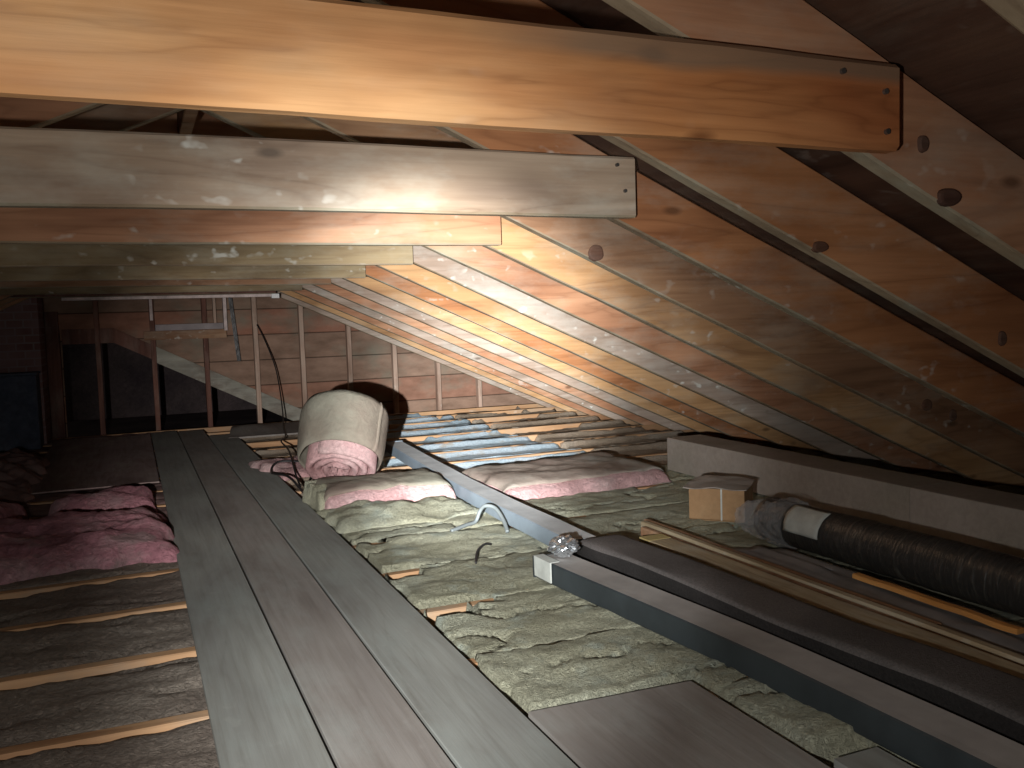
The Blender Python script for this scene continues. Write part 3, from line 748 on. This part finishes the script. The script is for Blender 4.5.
# long grey carton and the cardboard box
t = thing('long_carton', 'long low grey carton lying under the rafters at the right', 'carton', (2.45, 2.6, 0))
def cx(y): return 2.40+.045*(y-1.8)/2.06
prev = 3.87
for k, (ya, yb_) in enumerate(((3.80, 2.25), (2.247, 1.52), (1.517, .3))):
    bm = bmesh.new(); rings = []
    for j in range(9):
        y = ya+(yb_-ya)*j/8; x = cx(y); h = .158+.003*noise.noise(Vector((y*2, 1, 1)))
        rings.append([Vector((x, y, -.003)), Vector((x+.2, y, -.003)), Vector((x+.2, y, h-.003)), Vector((x+.197, y, h)), Vector((x+.003, y, h)), Vector((x, y, h-.003))])
    loft(bm, rings); obj('carton_section', bm, C_BX, t)
# open cardboard box near the plastic end
a = math.atan2(-.18, .14)
def bx(u, v, z):
    o_ = Vector((1.905, 2.82, 0)); du = Vector((.14, -.15, 0)).normalized(); dv = Vector((.15, .14, 0)).normalized()
    return o_+du*u+dv*v+Vector((0, 0, z))
t = thing('cardboard_box', 'small orange-brown cardboard box in front of the grey carton end', 'cardboard box', (2.05, 2.9, 0))
bm = bmesh.new(); w, d, h = .205, .19, .118
for (u0, u1, v0, v1) in ((0, w, 0, .004), (0, w, d-.004, d), (0, .004, .004, d-.004), (w-.004, w, .004, d-.004)):
    loft(bm, [[bx(u0, v0, z), bx(u1, v0, z), bx(u1, v1, z), bx(u0, v1, z)] for z in (-.002, h)])
loft(bm, [[bx(0, 0, z), bx(w, 0, z), bx(w, d, z), bx(0, d, z)] for z in (-.004, .002)])
obj('box_wall', bm, C_CB, t)
bm = sheet(lambda u, v: bx(-.02+(w+.03)*u, -.012+(d+.02)*v, h+.004+.012*math.sin(u*3.1)*v+.006*noise.noise(Vector((u*3, v*3, 9)))), 12, 10, .003)
obj('top_flap', bm, C_BX, t)['label'] = 'dusty grey top flap'
obj('tape_seam', (lambda b_: (loft(b_, [[bx(.118, -.0015, z), bx(.124, -.0015, z), bx(.124, .001, z), bx(.118, .001, z)] for z in (.0, h)]), b_)[1])(bmesh.new()), P_LABEL, t)

# ------------------------------------------------------------ cables
pts = smooth_path([(.985, 7.78, .80), (1.03, 7.72, .68), (1.085, 7.6, .47), (1.10, 7.5, .30), (1.08, 7.25, .12), (1.03, 6.9, .02), (.95, 6.3, .015), (.86, 5.9, .035), (.80, 5.2, .062), (.72, 4.5, .035), (.69, 4.2, .03)], 10)
tag(obj('power_cord', tube(pts, .005, 8), P_CABLE, smooth=True), 'black cord hanging on the gable and running down to the walkway edge', 'cord')
pts = smooth_path([(.68, 4.06, .022), (.66, 4.35, .055), (.635, 4.75, .02), (.70, 4.9, .05), (.86, 4.8, .04), (.80, 4.45, .05), (.70, 4.13, .03)], 10)
tag(obj('cord_loop', tube(pts, .006, 8), P_CABLE, smooth=True), 'black cord loop lying on the floor left of the insulation roll', 'cord')
pts = smooth_path([(1.05, 3.10, .0), (1.12, 3.13, .008), (1.165, 3.15, .012), (1.185, 3.15, .05), (1.20, 3.13, .072), (1.228, 3.10, .065), (1.235, 3.04, .03), (1.225, 2.98, .0)], 10)
tag(obj('cable_hook', tube(pts, .0075, 10), P_CABLE2, smooth=True), 'grey cable arching up out of the yellow-green insulation', 'cable')
pts = smooth_path([(.98, 2.66, -.004), (1.02, 2.75, .008), (1.08, 2.84, .004), (1.12, 2.88, -.01)], 8)
tag(obj('wire_scrap', tube(pts, .004, 8), P_CABLE, smooth=True), 'short dark wire scrap lying on the yellow-green insulation', 'wire')

# ------------------------------------------------------------ camera
RR = Matrix(((0.9193859532494031, -0.39199532776073565, -0.03269758372479334),
             (0.05820471912279104, 0.053360620532875006, 0.9968775525851626),
             (-0.3890265796054601, -0.9184183726331372, 0.07187498292435698))).transposed()
cam = bpy.data.cameras.new('camera'); co = bpy.data.objects.new('camera', cam); COL.objects.link(co)
cam.sensor_width = 36; cam.lens = 895/1024*36; cam.clip_start = .02
co.matrix_world = Matrix.Translation((0, 0, .773)) @ RR.to_4x4()
bpy.context.scene.camera = co

# ------------------------------------------------------------ the torch held low to the left of the camera
LP = Vector((-.22, .02, .70))
def spot(name, target, energy, size, blend, col, rad=.012):
    l = bpy.data.lights.new(name, 'SPOT'); l.energy = energy; l.spot_size = math.radians(size); l.spot_blend = blend
    l.color = col; l.shadow_soft_size = rad
    o = bpy.data.objects.new(name, l); COL.objects.link(o); o.location = LP
    o.rotation_euler = (Vector(target)-LP).to_track_quat('-Z', 'Y').to_euler()
    return o
CW = (.97, .985, 1)
spot('torch_core', (1.68, 4.4, .73), 960, 24, 1, CW)
spot('torch_far', (2.5, 6.4, .03), 2300, 19, 1, CW)
spot('torch_gable', (.9, 8.0, .10), 420, 22, 1, (1, .93, .9))
spot('torch_beam', (1.6, 4.0, .70), 130, 42, 1, CW)
spot('torch_low', (1.3, 3.9, .0), 400, 44, 1, CW)
spot('torch_floor', (.9, 2.4, -.1), 37, 84, 1, CW)
spot('torch_spill', (.55, 2.2, .62), 32, 150, 1, (1, .95, .9), .02)
w = bpy.data.worlds.new('world'); bpy.context.scene.world = w; w.use_nodes = True
w.node_tree.nodes['Background'].inputs[0].default_value = (.05, .045, .04, 1)
w.node_tree.nodes['Background'].inputs[1].default_value = 1
sc = bpy.context.scene
sc.view_settings.view_transform = 'Standard'; sc.view_settings.look = 'None'; sc.view_settings.gamma = 1
sc.view_settings.exposure = 0
sc.view_settings.use_curve_mapping = False
